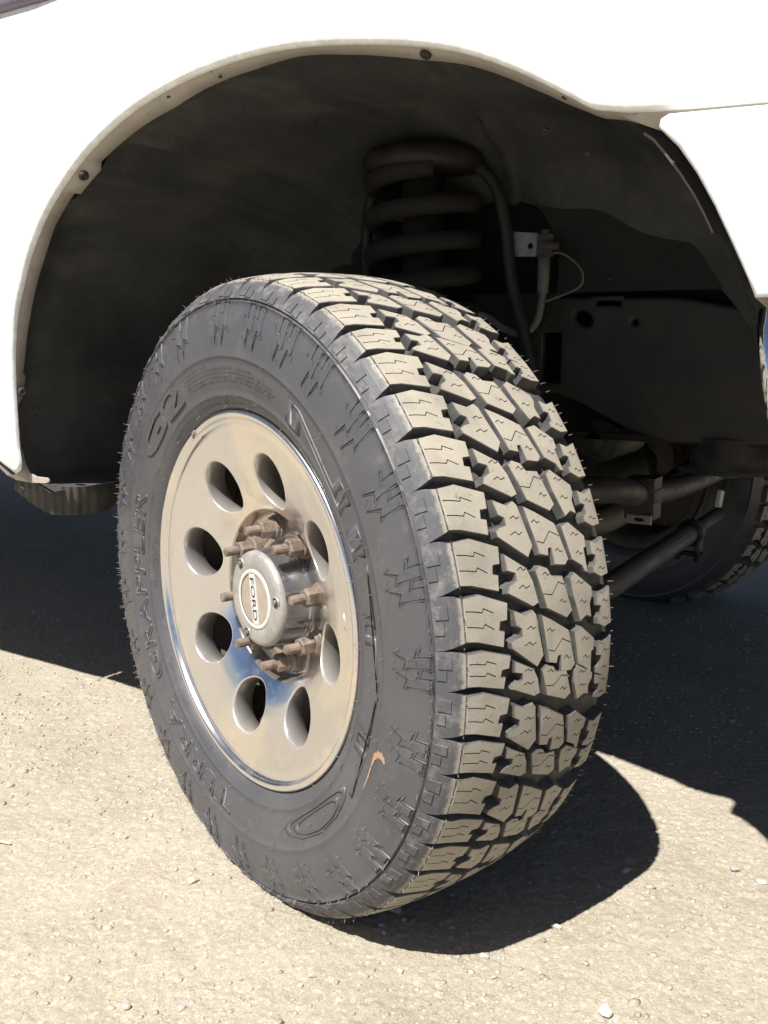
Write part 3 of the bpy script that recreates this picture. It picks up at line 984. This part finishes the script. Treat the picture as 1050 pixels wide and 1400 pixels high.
# lower rear corner and the strip under the front of the fender
plate(mb, [[(-.480, .4980), (-.440, .4965), (-.410, .4985), (-.4035, .5020), (-.4080, .5065), (-.4320, .5065), (-.4460, .5110), (-.4560, .5230), (-.4610, .5420), (-.475, .5420)]], lambda x, z, h: (x, IY - .001 + h, z), .003, .0008, 0)
mb.grid([[(-.520, FY + .0085, .5345), (-.475, FY + .0085, .5068), (-.455, FY + .0085, .5105), (-.4425, FY + .0085, .5191), (O2[0][0], FY + .0085, O2[0][1]), (O2[4][0], FY + .0085, O2[4][1])],
         [(-.520, IY, .526), (-.475, IY - .001, .4980), (-.450, IY - .001, .4985), (-.4500, IY - .001, .5140), (I2[0][0], IY, I2[0][1]), (I2[4][0], IY, I2[4][1])]], 0)
e, f_ = O2[-1], I2[-1]
mb.grid([[(e[0], FY + .0085, e[1]), (.4100, FY + .0085, .9040), (.4538, FY + .0085, .8986), (.60, FY + .0085, .8935), (.95, FY + .0085, .885)],
         [(f_[0], IY, f_[1]), (.4230, IY, .8985), (.4520, IY, .8860), (.60, IY, .8830), (.95, IY, .875)]], 0)
mb.build('arch_flange', 'grimy_white_paint', fender, True)
# push clips in the flange and small drain holes
def disc(name, x, y, z, n, r, mats, parent, h=.003):
    mb = MB()
    n = Vector(n).normalized(); a = n.orthogonal().normalized(); b = n.cross(a)
    c0 = Vector((x, y, z))
    R = lambda rr, hh: [c0 + n * hh + (a * cos(2 * pi * k / 14) + b * sin(2 * pi * k / 14)) * rr for k in range(14)]
    mb.grid([R(r, -.001), R(r, h * .5), R(r * .75, h), R(r * .35, h), R(r * .30, h * .5)], 0, closed=True)
    mb.add(R(r * .30, h * .5), [tuple(range(14))], 0)
    return mb.build(name, mats, parent, True)
for x, z, nx_, nz_, r, kind in ((-.4370, .6290, .85, -.05, .0066, 1), (-.2850, .9090, .55, -.62, .0066, 1), (.2180, .9810, -.2, -.8, .0060, 1), (-.4400, .7050, .9, -.1, .0042, 0), (-.1300, .9840, .2, -.8, .0030, 0),
                                (.365, .922, -.3, -.8, .0030, 0), (-.05, .996, .1, -.9, .0022, 0)):
    disc('push_clip' if kind else 'drain_hole', x, -.1155, z, (nx_, -.25, nz_), r, 'frame_steel' if kind else 'ink_black', fender, .0035 if kind else .0006)

# door with window, left of the fender
mb = MB()
plate(mb, [[(-1.95, .665), (-.786, .665), (-.786, 1.123), (-1.95, 1.125)]], lambda x, z, h: (x, skin_y(x, z) + h, z), .03, .006, 0)
door = mb.build('door', 'white_paint', truck, True)
mb = MB()
mb.tube([(-1.95, -.122, 1.134), (-.36, -.118, 1.134), (-.20, -.105, 1.132)], .010, 8)
mb.build('window_seal', 'seal_reflection_tint', door, True)
mb = MB()
mb.tube([(-1.95, -.118, 1.146), (-.36, -.114, 1.1465)], .0022, 6)
mb.build('window_trim', 'bracket_zinc', door, True)
mb = MB()
plate(mb, [[(-1.93, 1.13), (-.30, 1.13), (-.62, 1.62), (-1.80, 1.64)]], lambda x, z, h: (x, -.112 + h + (z - 1.13) * .22, z), .005, 0, 0)
mb.build('window_glass', 'door_glass', door)
# cab, bed and hood so that the truck closes above and behind
mb = MB()
plate(mb, [[(-1.95, 1.13), (-.30, 1.125), (-.64, 1.64), (-.9, 1.70), (-1.85, 1.70)]], lambda x, z, h: (x, -.088 + (1.82 * h) + (z - 1.13) * .22 * (1 - 2 * h), z), 1.0, 0, 0)
mb.build('cab', 'white_paint', truck)
mb = MB()
mb.box((-4.0, -.10, .66), (-1.97, 1.80, 1.12))
mb.build('cargo_bed', 'white_paint', truck)
mb = MB()
mb.grid([[(x, y, z + .035 * (1 - ((y - .85) / .97) ** 2)) for x, z in ((-.78, 1.118), (-.2, 1.116), (.3, 1.100), (.8, 1.072), (.96, 1.045), (.99, .95))] for y in np.linspace(-.118, 1.82, 14)])
mb.build('hood', 'white_paint', truck, True)
mb = MB()
mb.box((.93, -.02, .55), (.98, 1.75, 1.05))
mb.build('grille', 'engine_black', truck)
mb = MB()
mb.box((-3.9, -.02, .645), (-.62, 1.74, .70))
mb.box((-.66, .02, .58), (-.60, 1.70, 1.06))
mb.build('floor_pan', 'engine_black', truck)
mb = MB()
plate(mb, [[(-1.95, .70), (-.62, .70), (-.60, .645), (-1.95, .645)]], lambda x, z, h: (x, -.07 + h, z), .05, .004, 0)
mb.build('rocker_panel', 'white_paint', truck, True)

# white end panel ahead of the arch, with rounded edge
EP = [(.4655, .8780), (.4830, .8610), (.4990, .8390), (.5150, .8120), (.5320, .7790), (.5450, .7530), (.5520, .7370), (.95, .728), (.95, .8760), (.56, .8860), (.4740, .8885), (.4670, .8850)]
mb = MB()
plate(mb, [EP], lambda x, z, h: (x, -.160 + h, z), .045, .006, 0, steps=4)
mb.grid([[(x, -.1585, .7365 - (x - .552) * .0226) for x in (.5535, .7, .95)], [(x, -.118, .7285 - (x - .552) * .0226) for x in (.5565, .7, .95)]], 1)
mb.build('front_corner_panel', ['white_paint', 'grimy_white_paint'], truck, True)
# chrome bumper end
mb = MB()
rows = []
for k in range(13):
    t = k / 12
    z = .728 - .19 * t
    bulge = .05 * sin(pi * (.12 + .8 * t)) ** .7
    x0 = .5575 + .004 * abs(t - .12) * 4 + (.03 * t)
    rows.append([(x0 - .002, -.130, z), (x0 - .001, -.142 - bulge * .5, z), (x0, -.150 - bulge, z), (x0 + .01, -.158 - bulge, z), (.75, -.170 - bulge, z), (.96, -.150 - bulge, z)])
mb.grid(rows)
mb.build('bumper', 'chrome', truck, True)

# wheel arch liner: swept from the flange inwards
LP = np.array([(p[0], p[1]) for p in I2])
front = np.array([(.4230, .8985), (.4440, .8790), (.4700, .8480), (.4960, .8050), (.5200, .7650), (.5500, .7150), (.5650, .690)])
low = np.array([(-.4050, .4850), (-.4450, .5020)])
LP = np.vstack([low, LP[::3], front])
LP = resample(LP, 220)
cen = np.array([.05, .56])
LINER = [(-.1035, 1.004), (-.096, 1.016), (-.080, 1.035), (-.050, 1.050), (.02, 1.058), (.10, 1.055), (.18, 1.045), (.25, 1.025), (.31, .985), (.355, .93), (.385, .86), (.40, .80)]
mb = MB()
rows = []
for Y_, s in LINER:
    rr = []
    for j, (x, z) in enumerate(LP):
        u = j / 219
        wob = .006 * sin(Y_ * 60 + u * 9) * (1 if Y_ > 0 else 0) + .0035 * sin(u * 55) * (1 if Y_ > -.05 else 0)
        d = np.array([x, z]) - cen
        L0 = np.hypot(*d)
        rb = 0.014 * (max(0, 1 - abs(u - .335) / .012) + max(0, 1 - abs(u - .385) / .010) + .7 * max(0, 1 - abs(u - .60) / .010)) * (1 if Y_ > -.06 else 0)
        k = s + (wob - rb) / L0
        if u < .25: k = max(k, s) if Y_ < .2 else 1 + (s - 1) * .6
        rr.append((cen[0] + d[0] * k, Y_, cen[1] + d[1] * k))
    rows.append(rr)
mb.grid(rows)
liner = mb.build('wheel_arch_liner', 'liner_plastic', truck, True)
# inner apron with the opening round the spring
mb = MB()
P = [(cen[0] + (x - cen[0]) * .84, cen[1] + (z - cen[1]) * .84) for x, z in LP[8:-4:2]]
P = [p for p in P if p[1] > .775]
P = P + [(P[-1][0], .772), (P[0][0], .772)]
P = [tuple(p) for p in P]
pocket = [(.045 + .115 * cos(a), .80 + .135 * sin(a)) for a in np.linspace(0, 2 * pi, 28, endpoint=False)]
plate(mb, [P, pocket[::-1]], lambda x, z, h: (x, .398 + h, z), .02, 0, 0)
mb.build('inner_apron', 'liner_fabric', truck)
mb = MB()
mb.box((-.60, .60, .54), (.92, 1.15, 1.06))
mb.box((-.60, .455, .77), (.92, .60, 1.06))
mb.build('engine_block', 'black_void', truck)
# near-black sheet standing in for the shaded gap by the panel; pale liner edge
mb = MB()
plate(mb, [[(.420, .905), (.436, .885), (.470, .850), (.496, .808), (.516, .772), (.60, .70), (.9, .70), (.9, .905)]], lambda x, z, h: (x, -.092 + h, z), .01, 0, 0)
mb.build('gap_shade_sheet', 'black_void', truck)
mb = MB()
E_ = [(.4385, .8860), (.4480, .8790), (.4600, .8650), (.4725, .8490), (.4850, .8310), (.4960, .8120), (.5040, .7960)]
mb.grid([[(x, -.106, z) for x, z in E_], [(x - .0014, -.1055, z - .0016) for x, z in E_], [(x - .0014, -.099, z - .0016) for x, z in E_]])
mb.build('liner_edge', 'edge_mauve', liner)
# bolts and holes on the liner
for x, y, z, nrm, r, m in ((.232, .16, .955, (0, -.6, -.8), .005, 'dirty_steel'), (.12, .2, .985, (0, -.6, -.8), .005, 'frame_steel'), (.283, .17, .925, (-.4, -.5, -.7), .0045, 'dirty_steel'),
                           (.24, .396, .79, (0, -1, 0), .004, 'ink_black'), (.01, .3, .955, (0, -.8, -.6), .005, 'ink_black')):
    disc('liner_clip', x, y, z, nrm, r, m, liner, .003)
# ribbed lower shield under the rear of the arch
mb = MB()
top = smooth_curve([(-.500, -.092, .490), (-.455, -.085, .4800), (-.425, -.060, .4740), (-.430, .00, .4680), (-.470, .12, .4620), (-.50, .30, .462)], 10)
rows = [[], [], []]
for i, p in enumerate(top):
    rb = .004 * (1 if i % 3 == 0 else 0)
    sag = min(1, i / 14) * .020 + .012 - (.006 if i > 34 else 0)
    rows[0].append(p + Vector((.0, .0, .012)))
    rows[1].append(p + Vector((rb, -rb, 0)))
    rows[2].append(p + Vector((-.006 + rb, -rb + .004, -sag)))
mb.grid(rows)
mb.grid([rows[2], [p + Vector((-.03, .03, .004)) for p in rows[2]]])
mb.build('lower_shield', 'shield_plastic', truck, True)

# ---- frame rail with holes
mb = MB()
RL = [(-.9, .76), (-.9, .60), (.05, .60), (.150, .620), (.200, .602), (.270, .567), (.330, .553), (.42, .552), (.55, .560), (.93, .575), (.93, .735), (.52, .738), (.459, .740), (.338, .762), (.12, .768)]
oval = lambda x, z, a, b, n=14, t=0: [(x + a * cos(2 * pi * k / n) * cos(t) - b * sin(2 * pi * k / n) * sin(t), z + a * cos(2 * pi * k / n) * sin(t) + b * sin(2 * pi * k / n) * cos(t)) for k in range(n)]
rect = lambda x0, z0, x1, z1: [(x0, z0), (x1, z0), (x1, z1), (x0, z1)]
plate(mb, [RL, oval(.193, .733, .016, .010, 14, -.5), oval(.273, .727, .0045, .0045, 10), rect(.128, .635, .158, .712), rect(.212, .752, .250, .759)],
      lambda x, z, h: (x, .418 + h, z), .014, .006, 0)
mb.grid([[(x, .431, z) for x, z in RL], [(x, .50, z) for x, z in RL]], 0, closed=True)
mb.build('frame_rail', 'frame_steel', truck, True)
mb = MB()
mb.box((-.9, .425, .55), (.93, .44, .56)); mb.box((-.9, .49, .55), (.93, .505, .77))
mb.build('frame_flange', 'black_void', truck)
# ---- coil spring
mb = MB()
pts = []
for k in range(200):
    t = k / 199
    a = 2 * pi * 4.7 * t + 1.0
    z = .700 + .250 * t
    pts.append((-.038 + .078 * cos(a), .330 + .078 * sin(a), z))
mb.tube(pts, .0150, 10)
spring = mb.build('coil_spring', 'rusty_spring', truck, True)
mb = MB()
mb.grid([[(-.038 + r * cos(2 * pi * k / 32), .330 + r * sin(2 * pi * k / 32), z) for k in range(32)] for r, z in ((.03, .950), (.088, .950), (.094, .958), (.094, .972), (.085, .982), (.03, .985))], 0, closed=True)
mb.build('spring_seat', 'spring_steel', spring, True)
mb = MB()
mb.tube([(-.038, .33, .66), (-.038, .33, .98)], .032, 16)
mb.build('bump_stop', 'black_void', truck, True)
mb = MB()
mb.tube(smooth_curve([(-.150, .345, .74), (-.152, .345, .858), (-.140, .345, .925), (-.100, .345, .960), (-.04, .345, .972), (.03, .345, .964), (.075, .345, .930), (.094, .345, .870), (.108, .345, .780), (.135, .345, .69), (.15, .345, .62)], 8), .0098, 10)
mb.build('spring_tower', 'spring_steel', truck, True)
mb = MB()
mb.box((-.20, .36, .975), (.11, .40, .995))
mb.tube([(-.155, .36, .78), (-.155, .36, .835)], .016, 12)
mb.build('tower_mount', 'spring_steel', truck, True)
# ---- brake hose, its bracket, fitting and sensor wire
mb = MB()
mb.tube(smooth_curve([(.0, .30, .738), (.030, .33, .742), (.059, .355, .737), (.090, .36, .718), (.119, .36, .711), (.142, .36, .728), (.1505, .36, .768), (.1515, .36, .800)], 8), .0056, 10)
hose = mb.build('brake_hose', 'hose_rubber', truck, True)
mb = MB()
mb.tube([(.1505, .36, .770), (.1515, .36, .826)], [.0085, .0095], 12)
mb.build('hose_sleeve', 'hose_rubber', hose, True)
mb = MB()
mb.tube([(.1535, .358, .822), (.1535, .358, .853)], .0135, 6)
mb.tube([(.150, .346, .838), (.178, .352, .835)], .006, 8)
mb.tube([(.1535, .358, .853), (.1535, .358, .860)], .008, 8)
mb.build('hose_fitting', 'dirty_steel', hose)
mb = MB()
plate(mb, [[(.098, .824), (.1420, .822), (.1440, .856), (.104, .860)], circ(.132, .838, .0042, 12)[::-1]], lambda x, z, h: (x, .352 + h, z), .004, .001, 0)
mb.build('hose_bracket', 'bracket_zinc', truck)
mb = MB()
mb.tube(smooth_curve([(.160, .358, .826), (.178, .36, .826), (.200, .36, .812), (.212, .36, .795), (.206, .36, .776), (.163, .36, .760), (.152, .36, .757)], 8), .0017, 6)
mb.build('sensor_wire', 'hose_rubber', truck, True)

# ---- axle and steering, running across under the engine
mb = MB()
mb.tube([(-.02, .14, .38), (-.02, .55, .38), (-.02, .95, .38), (-.02, 1.45, .38)], [.048, .042, .042, .048], 18)
axle = mb.build('axle_tube', 'engine_black', truck, True)
mb = MB()
vs_ = []
for i in range(9):
    ph = -pi / 2 + pi * i / 8
    vs_.append([(-.02 + .12 * cos(ph) * cos(2 * pi * k / 20), 1.12 + .13 * sin(ph), .38 + .13 * cos(ph) * sin(2 * pi * k / 20)) for k in range(20)])
mb.grid(vs_, 0, closed=True)
mb.build('axle_housing', 'engine_black', axle, True)
mb = MB()
mb.tube([(.19, .30, .300), (.22, .526, .293), (.22, 1.035, .292)], .0215, 14)
mb.tube([(.22, 1.03, .292), (.22, 1.30, .292)], .016, 12)
tie = mb.build('tie_rod', 'dirty_steel', truck, True)
mb = MB()
mb.tube([(.22, 1.030, .292), (.22, 1.056, .292)], .0290, 16)
mb.box((.236, 1.020, .235), (.244, 1.062, .292)); mb.box((.196, 1.020, .235), (.204, 1.062, .292))
mb.tube([(.19, 1.04, .248), (.252, 1.04, .248)], .006, 8)
mb.build('tie_rod_clamp', 'frame_steel', tie, True)
mb = MB()
mb.tube(smooth_curve([(.12, .28, .405), (.19, .50, .400), (.20, .692, .404), (.20, .958, .410), (.20, 1.25, .432)], 6), .0235, 12)
mb.build('track_bar', 'dirty_steel', truck, True)
mb = MB()
mb.tube(smooth_curve([(.26, .20, .505), (.30, .278, .497), (.30, .417, .472), (.30, .628, .455), (.30, .896, .448), (.31, 1.249, .450)], 8), .0190, 12)
bar = mb.build('sway_bar', 'spring_steel', truck, True)
mb = MB()
mb.box((.282, .385, .438), (.325, .425, .500))
mb.tube([(.30, .38, .472), (.30, .43, .472)], .028, 14)
mb.build('sway_bar_bushing', 'frame_steel', bar)
mb = MB()
plate(mb, [rect(.286, .432, .324, .446), oval(.305, .439, .008, .003, 10)[::-1]], lambda x, z, h: (x, .380 + h, z), .004, .001, 0)
mb.build('bushing_strap', 'bracket_zinc', bar)
mb = MB()
mb.tube([(.215, .44, .545), (.215, .60, .545)], .034, 16)
mb.tube([(.215, .425, .545), (.215, .44, .545)], .016, 6)
mb.tube([(.235, .45, .560), (.30, .52, .545)], [.012, .008], 10)
mb.build('control_arm_bushing', 'frame_steel', truck, True)
mb = MB()
mb.tube([(.41, .47, .56), (.41, .47, .515), (.41, .47, .510)], [.060, .056, .075], 20)
mb.tube([(.41, .47, .510), (.41, .47, .500)], .016, 6)
mb.build('crossmember_mount', 'dirty_steel', truck, True)
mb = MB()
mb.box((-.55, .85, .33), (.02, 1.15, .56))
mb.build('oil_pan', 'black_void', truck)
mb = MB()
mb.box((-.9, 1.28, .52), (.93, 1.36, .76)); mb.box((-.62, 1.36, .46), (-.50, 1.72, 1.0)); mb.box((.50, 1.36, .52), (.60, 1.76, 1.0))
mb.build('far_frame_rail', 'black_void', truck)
mb = MB()
plate(mb, [[(-.78, .55), (-.45, .52), (-.44, .69), (-.36, .85), (-.2, .96), (.05, 1.0), (.28, .96), (.42, .90), (.56, .74), (.95, .72), (.95, 1.06), (-.78, 1.12)]], lambda x, z, h: (x, 1.86 - h, z), .02, .004, 0)
mb.build('far_fender', 'white_paint', truck)
mb = MB()
mb.tube([(.262, 1.10, .345), (.262, 1.118, .375)], .008, 6)
mb.build('glint_tab', 'weight_lead', tie)  # pale tab added to stand for a sunlit glint

# ================================================================== loose stones
ico = bmesh.new(); bmesh.ops.create_icosphere(ico, subdivisions=1, radius=1)
IV = np.array([v.co[:] for v in ico.verts]); IF = np.array([[v.index for v in f.verts] for f in ico.faces]); ico.free()
ico = bmesh.new(); bmesh.ops.create_icosphere(ico, subdivisions=2, radius=1)
JV = np.array([v.co[:] for v in ico.verts]); JF = [tuple(v.index for v in f.verts) for f in ico.faces]; ico.free()
N = 90000
px = rng.uniform(-2.1, 1.05, N); py = rng.uniform(-.72, 1.7, N)
dens = vnoise(px, py, 3.0, 11) * .6 + vnoise(px, py, 9.0, 12) * .4
keep = rng.random(N) < np.clip((dens - .25) * 1.8, .12, 1)
px, py = px[keep], py[keep]
sz = .0008 + .0028 * rng.random(len(px)) ** 4
big_ = rng.random(len(px)) < .03
sz[big_] += rng.uniform(.0006, .0038, big_.sum()) ** 1.0
vv = IV[None] * (1 + .35 * (rng.random((len(px), len(IV), 1)) - .5))
vv = vv * sz[:, None, None] * np.stack([rng.uniform(.8, 1.4, len(px)), rng.uniform(.7, 1.2, len(px)), rng.uniform(.45, .8, len(px))], -1)[:, None]
an = rng.uniform(0, 2 * pi, len(px))
ca, sa = np.cos(an)[:, None], np.sin(an)[:, None]
vx, vy = vv[..., 0] * ca - vv[..., 1] * sa, vv[..., 0] * sa + vv[..., 1] * ca
gz = ground_h(px, py)
vv = np.stack([vx + px[:, None], vy + py[:, None], vv[..., 2] + (gz + sz * .12)[:, None]], -1).reshape(-1, 3)
ff = (IF[None] + (np.arange(len(px)) * len(IV))[:, None, None]).reshape(-1, 3)
me = bpy.data.meshes.new('gravel')
me.vertices.add(len(vv)); me.vertices.foreach_set('co', vv.ravel())
me.loops.add(ff.size); me.loops.foreach_set('vertex_index', ff.ravel())
me.polygons.add(len(ff)); me.polygons.foreach_set('loop_start', np.arange(len(ff)) * 3)
me.update(calc_edges=True)
g = link('gravel', me, 'grit_stone')
tag(g, 'loose fine tan grit scattered over the dirt', None, None, 'stuff')

def stone(name, x, y, s, mats, label, group=None, seed=0, z=None, flat=.6):
    r = np.random.default_rng(seed)
    V = JV.copy()
    for _ in range(7):                               # flat broken facets
        n = r.normal(size=3); n /= np.linalg.norm(n)
        d = V @ n
        lim = r.uniform(.45, .85)
        V = V - np.clip(d - lim, 0, None)[:, None] * n
    V *= np.array([r.uniform(.9, 1.4), r.uniform(.7, 1.0), flat]) * s
    me = bpy.data.meshes.new(name)
    me.from_pydata([tuple(p) for p in V], [], JF)
    o = link(name, me, mats)
    o.location = (x, y, (float(ground_h(x, y)) if z is None else z) + s * flat * .45)
    o.rotation_euler = (r.uniform(-.2, .2), r.uniform(-.2, .2), r.uniform(0, 6))
    return tag(o, label, 'stone', group)

STONES = [
 (-.099, -.159, .0085, 'pale_stone', 'largest pale stone on the dirt left of the tyre bottom'),
 (-.261, -.125, .0042, 'brown_stone', 'small dark brown stone on the sunlit dirt below the wheel shadow at far left'),
 (.065, -.337, .0062, 'grey_stone', 'pale stone lying nearest the bottom edge left of the middle'),
 (.011, -.379, .0060, 'grey_stone', 'grey round stone at the bottom edge near the left corner'),
 (.499, .251, .0085, 'grey_stone', 'flat grey stone on the sunlit dirt right of the round wheel shadow'),
 (.346, -.008, .0065, 'pale_stone', 'white chip on the lower rim of the round wheel shadow'),
 (.294, -.097, .0050, 'pale_stone', 'white chip on the shadow edge straight below the tread'),
 (.443, -.116, .0095, 'pale_stone', 'broad flat pale stone at the bottom edge right of the middle'),
 (-.699, .073, .0060, 'grey_stone', 'dark grey stone on the dirt just before the truck shadow at left'),
 (.162, -.078, .0105, 'grey_stone', 'dark stone in shadow under the lifted front of the tyre'),
 (.377, .160, .0070, 'grey_stone', 'grey stone inside the round wheel shadow near its right side'),
 (.150, -.235, .0055, 'grey_stone', 'small grey flat stone on bare dirt left of the bottom middle'),
 (-.497, -.155, .0060, 'grey_stone', 'dark stone at the left edge halfway up the sunlit dirt'),
 (.534, .238, .0060, 'pale_stone', 'cream stone at the right edge beside the flat grey stone'),
 (.319, -.125, .0052, 'brown_stone', 'brown stone just below the shadow edge under the tread'),
]
for k, (x, y, s, m, lab) in enumerate(STONES):
    stone('stone', x, y, s, m, lab, 'single stones lying on the dirt', 40 + k)
for k in range(34):                                  # further single pebbles nothing tells apart
    while True:
        x, y = random.uniform(-.75, .60), random.uniform(-.42, .30)
        v = Vector((x, y)) - Vector((.7135, -.9867))
        if v.length < .62 or math.hypot(x, y + .02) < .17: continue
        break
    stone('pebble', x, y, random.uniform(.0028, .0048), random.choice(['grey_stone', 'brown_stone', 'pale_stone', 'pale_stone']), 'small broken pebble lying loose on the sunlit dirt', 'small pebbles scattered on the dirt', 100 + k)
# stone wedged in the groove of the tread
a = radians(40.0)
p = Matrix.Rotation(-AL, 3, 'Z') @ Vector(wp(41.5, .3985, .018)) + Vector((0, 0, .38))
s = stone('stone', 0, 0, .0055, 'pale_stone', 'white stone wedged in a groove of the tyre tread', None, 77)
s.location = p
# dry straw at the left edge
mb = MB()
z0 = float(ground_h(-.39, -.23))
mb.tube([(-.415, -.240, z0 + .003), (-.398, -.232, z0 + .0045), (-.384, -.227, z0 + .003)], .0016, 6)
tag(mb.build('straw', 'straw'), 'short piece of pale dry straw on the dirt at the left edge', 'straw')
